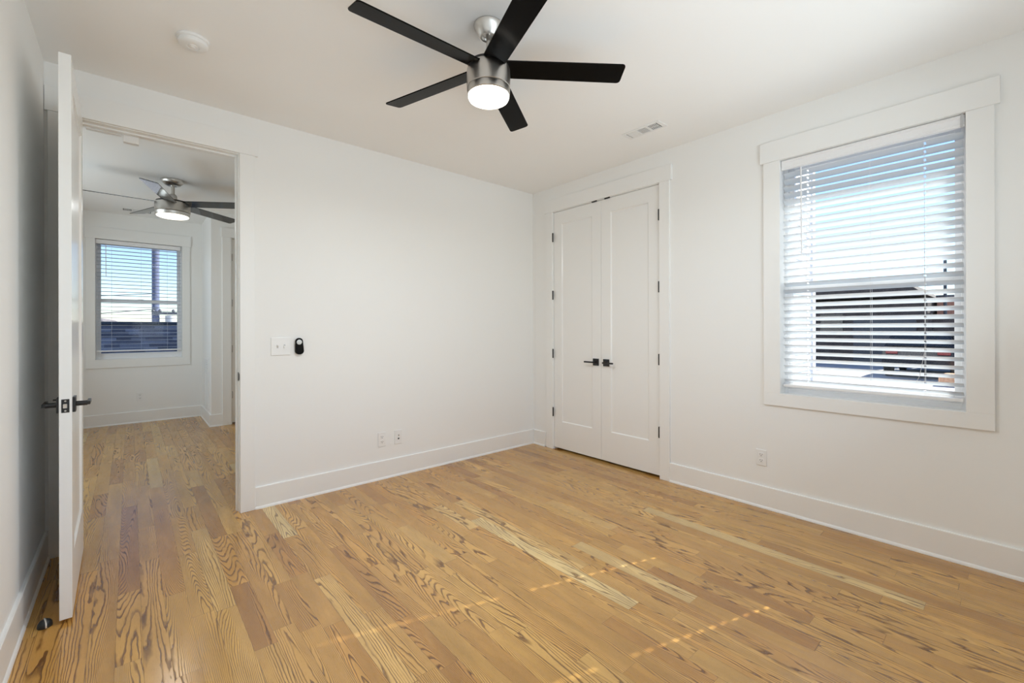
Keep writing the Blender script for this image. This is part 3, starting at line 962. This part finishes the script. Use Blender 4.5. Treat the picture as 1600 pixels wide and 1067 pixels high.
# switch plate
t = thing('light_switch', (-2.536, 0.0, 1.137), 'white two-gang toggle switch plate beside the doorway', 'light switch')
obj('cover_plate', bb(nb(), -2.602, -2.472, 1.072, 1.202, 0.0003, 0.0065, 0.003, 2), M_PLASTIC, t)
for u, s in ((-2.559, 1), (-2.513, -1)):
    obj('toggle_slot', bb(nb(), u - 0.0055, u + 0.0055, 1.124, 1.150, 0.006, 0.0070), M_GREY, t)
    bm = nb()
    prism(bm, [(u - 0.004, -0.006, 1.137 - 0.006), (u - 0.004, -0.006, 1.137 + 0.006), (u - 0.004, -0.017, 1.137 + s * 0.010 + 0.003), (u - 0.004, -0.017, 1.137 + s * 0.010 - 0.003)], (0.008, 0, 0))
    obj('toggle', bm, M_PLASTIC, t)
# fan remote hung in its cradle
t = thing('fan_remote', (-2.414, 0.0, 1.131), 'black fan remote with round silver keypad on the back wall', 'remote control')
def capsule(bm, cx, cz, w0, w1, h, d0, d1, shrink=0.0, tilt=0.0):
    pts = []
    rt_, rb = w0 / 2, w1 / 2
    zt, zb_ = h / 2 - rt_, -h / 2 + rb
    for i in range(13):
        a = R(180 * i / 12); pts.append((rt_ * math.cos(a), zt + rt_ * math.sin(a)))
    for i in range(13):
        a = R(180 + 180 * i / 12); pts.append((rb * math.cos(a), zb_ + rb * math.sin(a) * 0.8))
    q = []
    for a, b in pts:
        q.append((cx + a * math.cos(tilt) - b * math.sin(tilt), -d0, cz + a * math.sin(tilt) + b * math.cos(tilt)))
    prism(bm, q, (0, -(d1 - d0), 0))
    es = [e for e in bm.edges if abs(e.verts[0].co.y + d1) < 1e-6 and abs(e.verts[1].co.y + d1) < 1e-6]
    bmesh.ops.bevel(bm, geom=es, offset=0.004, segments=3, affect='EDGES')
    return bm
obj('cradle', capsule(nb(), -2.412, 1.120, 0.058, 0.062, 0.104, 0.0003, 0.012, tilt=R(3)), M_BLACK, t)
obj('handset', capsule(nb(), -2.415, 1.133, 0.052, 0.054, 0.128, 0.011, 0.028, tilt=R(3)), M_BLADE, t)
kp = obj('keypad', lathe(nb(), [(0, -0.031), (0.015, -0.031), (0.018, -0.0295), (0.019, -0.027)], (-2.418, 0, 1.166), 32, 'Y'), principled('silver_keypad', (0.66, 0.69, 0.70), 0.4), t, label='round silver keypad')
for a in range(4):
    obj('key_mark', bx((-2.418 + 0.011 * math.cos(R(90 * a)) - 0.002, -0.0316, 1.166 + 0.011 * math.sin(R(90 * a)) - 0.0012), (-2.418 + 0.011 * math.cos(R(90 * a)) + 0.002, -0.0308, 1.166 + 0.011 * math.sin(R(90 * a)) + 0.0012)), M_GREY, kp)
# door contact sensor under the head of the doorway
t = thing('door_sensor', (-3.357, 0.095, DZ), 'small white box hanging under the head of the doorway', 'sensor')
obj('sensor_case', bx((-3.394, 0.080, DZ - 0.052), (-3.320, 0.120, DZ - 0.0005), 0.003, 2), M_PLASTIC, t)
obj('sensor_magnet', bx((-3.560, 0.086, DZ - 0.016), (-3.400, 0.118, DZ - 0.0005), 0.003, 2), M_PLASTIC, t)
# floor door stop behind the door
t = thing('door_stop', (-3.640, -0.800, 0), 'black half-dome floor stop with metal band behind the open door', 'door stop')
obj('stop_dome', lathe(nb(), [(0.023, 0.0003), (0.024, 0.006), (0.0225, 0.017), (0.017, 0.026), (0.009, 0.031), (0, 0.032)], (-3.640, -0.800, 0), 32), M_RUBBER, t)
bm = nb()
pts = [(-3.640 + 0.0245 * math.cos(R(a)) * 0.25, -0.800 - 0.0245 * math.cos(R(a)), 0.004 + 0.0295 * math.sin(R(a))) for a in range(0, 181, 15)]
tube(bm, pts, 0.0035, 8)
obj('metal_band', bm, M_CHROME, t, label='shiny metal band')
# return air grille on the bump-out side
t = thing('wall_grille', (BX, 3.735, 0.52), 'tall white louvred grille low on the bump-out side wall', 'grille')
bm = nb()
for a, b, c, d in ((3.53, 3.94, 0.175, 0.20), (3.53, 3.94, 0.835, 0.86), (3.53, 3.555, 0.20, 0.835), (3.915, 3.94, 0.20, 0.835)): box(bm, (BX - 0.012, a, c), (BX - 0.0004, b, d), 0.002)
obj('grille_frame', bm, M_PLASTIC, t)
obj('grille_backing', bx((BX - 0.002, 3.55, 0.195), (BX - 0.0006, 3.92, 0.84)), M_SLOT, t)
bm = nb()
for i in range(26):
    z = 0.212 + i * 0.0243
    prism(bm, [(BX - 0.010, 3.555, z - 0.008), (BX - 0.0085, 3.555, z - 0.009), (BX - 0.0025, 3.555, z + 0.010), (BX - 0.0035, 3.555, z + 0.011)], (0, 0.36, 0))
obj('louvre', bm, M_PLASTIC, t)

# ------------------------------------------------------------------ outside
GZ = -0.40
tag(obj('ground', bx((-60, -60, GZ - 0.3), (80, 90, GZ)), M_CONC), 'pale concrete ground outside the windows', 'ground', kind='structure')

# neighbour roof beyond the far window
t = thing('house', (-3.0, 9.0, GZ), 'building with grey shingle roof outside the far window', 'house')
obj('house_wall', bx((-10, 6.9, GZ), (2.2, 11.1, 0.35)), M_SIDING, t)
bm = nb()
prism(bm, [(-10.5, 6.3, 0.24), (-10.5, 9.0, 1.395), (-10.5, 11.7, 0.24), (-10.5, 11.7, 0.16), (-10.5, 6.3, 0.16)], (13, 0, 0))
rf = obj('roof', bm, M_SHINGLE, t, label='grey shingle roof')
obj('ridge_cap', prism(nb(), [(-10.5, 8.86, 1.362), (-10.5, 9.0, 1.425), (-10.5, 9.14, 1.362), (-10.5, 9.0, 1.38)], (13, 0, 0)), M_SLOT, rf)

def pole(name, x, y, h, r_, arms, label, mat=None):
    t = thing(name, (x, y, GZ), label, 'utility pole')
    obj('pole_shaft', lathe(nb(), [(r_ * 1.1, GZ), (r_, GZ + h), (0, GZ + h)], (x, y, 0), 16), mat or M_POLE, t)
    for z, l, dx in arms:
        a = obj('cross_arm', bx((x - l + dx, y - 0.35, z - 0.07), (x + l + dx, y - 0.20, z + 0.07)), M_WIRE, t)
        for k in (-0.9, -0.45, 0.45, 0.9):
            obj('insulator', lathe(nb(), [(0.06, z + 0.07), (0.09, z + 0.12), (0.05, z + 0.22), (0, z + 0.25)], (x + dx + k * l, y - 0.27, 0), 8), M_WIRE, a)
    return t
p = pole('utility_pole', -2.20, 30.0, 11.5, 0.17, [(6.6, 1.3, 0.0), (2.2, 0.7, 0.5)], 'dark wooden utility pole seen in the far room window')
obj('transformer', lathe(nb(), [(0, 1.35), (0.26, 1.38), (0.28, 2.05), (0, 2.1)], (-1.5, 29.8, 0), 16), M_GREY, p)

def wire(pts, label, r_=0.02, name='power_line'):
    P = []
    (x0, y0, z0), (x1, y1, z1), sag = pts
    for i in range(17):
        s = i / 16
        P.append((x0 + (x1 - x0) * s, y0 + (y1 - y0) * s, z0 + (z1 - z0) * s - sag * 4 * s * (1 - s)))
    tag(obj(name, tube(nb(), P, r_, 6), M_WIRE), label, 'power line', 'power lines behind the shingle roof')
wire(((-14.0, 26.0, 2.3), (-2.2, 29.7, 3.35), 0.12), 'upper black power line in the far window', 0.022)
wire(((-14.0, 26.0, 1.6), (-2.2, 29.7, 2.45), 0.25), 'lower sagging black power line in the far window', 0.025)
wire(((-9.3, 28.0, 5.55), (-10.3, 28.0, 2.2), 0.0), 'steep black guy wire at the left of the far window', 0.022)

# bare tree and brush far away
t = thing('tree', (-8.1, 34.0, GZ), 'small bare winter tree above the shingle roof', 'tree')
bm = nb()
def twig(p, d, l, r_, lv):
    q = p + d * l
    tube(bm, [p, (p + q) / 2 + Vector((rnd.uniform(-.04, .04) * l, 0, 0)), q], [r_, r_ * 0.8, r_ * 0.6], 5)
    if lv == 0: return
    for s in (-1, 1, rnd.choice((-0.4, 0.4))):
        a = s * rnd.uniform(0.35, 0.65)
        d2 = Vector((d.x * math.cos(a) - d.z * math.sin(a), d.y + rnd.uniform(-.3, .3), d.x * math.sin(a) + d.z * math.cos(a))).normalized()
        twig(q, d2, l * rnd.uniform(0.55, 0.75), r_ * 0.6, lv - 1)
twig(Vector((-8.1, 34.0, GZ)), Vector((0.02, 0, 1)), 1.5, 0.07, 4)
obj('trunk', bm, M_BARK, t)
def brush(name, c, size, label, mat, n=26):
    bm = nb()
    for i in range(n):
        p = Vector((c[0] + rnd.uniform(-1, 1) * size[0], c[1] + rnd.uniform(-1, 1) * size[1], c[2] + rnd.uniform(0.1, 1) * size[2] * 0.55))
        mt = Matrix.Translation(p) @ Matrix.Rotation(rnd.uniform(0, 6), 4, 'Z') @ Matrix.Diagonal((size[0] * 0.3, size[1] * 0.4, size[2] * rnd.uniform(.25, .45), 1))
        bmesh.ops.create_icosphere(bm, subdivisions=2, radius=1.0, matrix=mt)
    for v in bm.verts: v.co += Vector((rnd.uniform(-1, 1), rnd.uniform(-1, 1), rnd.uniform(-1, 1))) * 0.05 * size[2]
    return tag(obj(name, bm, mat), label, 'bush')
brush('hedge', (-5.0, 44.0, GZ), (5.0, 1.0, 2.9), 'distant winter brush left of the utility pole', M_TREE)

# right side: white house corner, dark house, car, posts
t = thing('house', (4.6, 5.0, GZ), 'white sided house at the left of the right window view', 'house')
bm = nb()
box(bm, (3.0, -1.0, GZ), (6.20, 13.0, 7.4))  # height and length stretched so its shadow covers the shingle roof
for i in range(52):
    z = GZ + 0.15 * i
    prism(bm, [(3.0, -1.0, z), (3.0, -1.015, z), (3.0, -1.0, z + 0.15)], (3.2, 0, 0))
obj('siding', bm, M_SIDING, t)
obj('corner_board', bx((6.14, -1.03, GZ), (6.30, -0.9, 7.4)), M_SIDING, t)
obj('roof', prism(nb(), [(2.7, -1.3, 7.4), (4.6, -1.3, 8.8), (6.6, -1.3, 7.4), (6.6, -1.3, 7.3), (2.7, -1.3, 7.3)], (0, 14.6, 0)), M_SHINGLE, t)

t = thing('house', (25.0, 2.5, GZ), 'dark brown house with a low roof outside the right window', 'house')
obj('house_wall', bx((22.4, -0.95, GZ), (30, 10.0, 2.55)), M_BROWN, t)
obj('roof', prism(nb(), [(22.0, -1.00, 2.62), (22.0, -0.05, 3.40), (22.0, 10.5, 3.40), (22.0, 10.5, 2.62)], (8.4, 0, 0)), M_BROWN, t)
obj('garage_door', bx((22.34, -0.6, GZ), (22.41, 1.6, 1.6)), M_WIRE, t)
obj('window', bx((22.34, 2.0, 0.9), (22.41, 2.9, 1.9)), M_CARGLASS, t)
t = thing('house', (26.5, -1.6, GZ), 'small red brick building right of the dark house', 'house')
obj('brick_wall', bx((24.5, -1.85, GZ), (29, -1.06, 2.60)), M_BRICK, t)
obj('roof', bx((24.3, -2.0, 2.60), (29.2, -1.04, 2.72)), M_SHINGLE, t)
t = thing('fence', (21.5, -1.9, GZ), 'dark board fence in front of the brick building', 'fence')
obj('board_panel', bx((21.5, -3.4, GZ), (21.56, -1.05, 1.75)), M_BROWN, t)
for yy in (-3.3, -2.2, -1.12): obj('post', bx((21.38, yy - 0.06, GZ), (21.5, yy + 0.06, 1.85)), M_BROWN, t)
pole('utility_pole', 23.6, -1.40, 4.6, 0.055, [], 'short dark post at the right of the bright window view', M_WIRE)

def car(loc, rz, label):
    t = thing('car', loc, label, 'car', rz=rz)
    bm = nb()
    side = [(-2.25, 0.35), (-2.3, 0.75), (-2.15, 0.98), (-1.2, 1.02), (-0.55, 1.48), (0.9, 1.52), (1.75, 1.46), (2.2, 1.0), (2.28, 0.7), (2.22, 0.35)]
    prism(bm, [(a, -0.88, b) for a, b in side], (0, 1.76, 0))
    for v in bm.verts:
        if v.co.z > 1.2: v.co.y *= 0.80
    bmesh.ops.bevel(bm, geom=bm.edges[:], offset=0.05, segments=2, affect='EDGES')
    obj('car_body', bm, M_CAR, t, local=True)
    for s in (-1, 1):
        obj('side_window', prism(nb(), [(-0.95, s * 0.855, 1.05), (-0.45, s * 0.735, 1.42), (1.5, s * 0.735, 1.42), (1.85, s * 0.855, 1.05)], (0, s * 0.012, 0)), M_CARGLASS, t, local=True)
    obj('rear_window', prism(nb(), [(1.80, -0.62, 1.42), (1.80, 0.62, 1.42), (2.20, 0.74, 1.05), (2.20, -0.74, 1.05)], (0.02, 0, 0.02)), M_CARGLASS, t, local=True)
    for sx in (-1.4, 1.4):
        for s in (-1, 1):
            wh = obj('wheel', lathe(nb(), [(0, -0.11), (0.28, -0.11), (0.34, -0.08), (0.34, 0.08), (0.28, 0.11), (0, 0.11)], (sx, s * 0.82, 0.34), 24, 'Y'), M_RUBBER, t, local=True)
            obj('hub_cap', lathe(nb(), [(0, s * 0.13), (0.20, s * 0.115), (0.20, s * 0.09)], (sx, s * 0.82, 0.34), 20, 'Y'), M_GREY, wh, local=True)
    for s in (-1, 1):
        obj('tail_lamp', bx((2.20, s * 0.62 - 0.15, 0.80), (2.31, s * 0.62 + 0.15, 0.95), 0.01), M_TAIL, t, local=True)
    return t
car((17.9, -1.38, GZ), R(180), 'dark car parked outside the right window')
tag(obj('leaf_pile', box(nb(), (14.0, -2.75, GZ), (15.2, -2.0, GZ + 0.30), 0.10, 3), M_LEAF), 'rusty heap of leaves at the right of the window view', 'leaves')
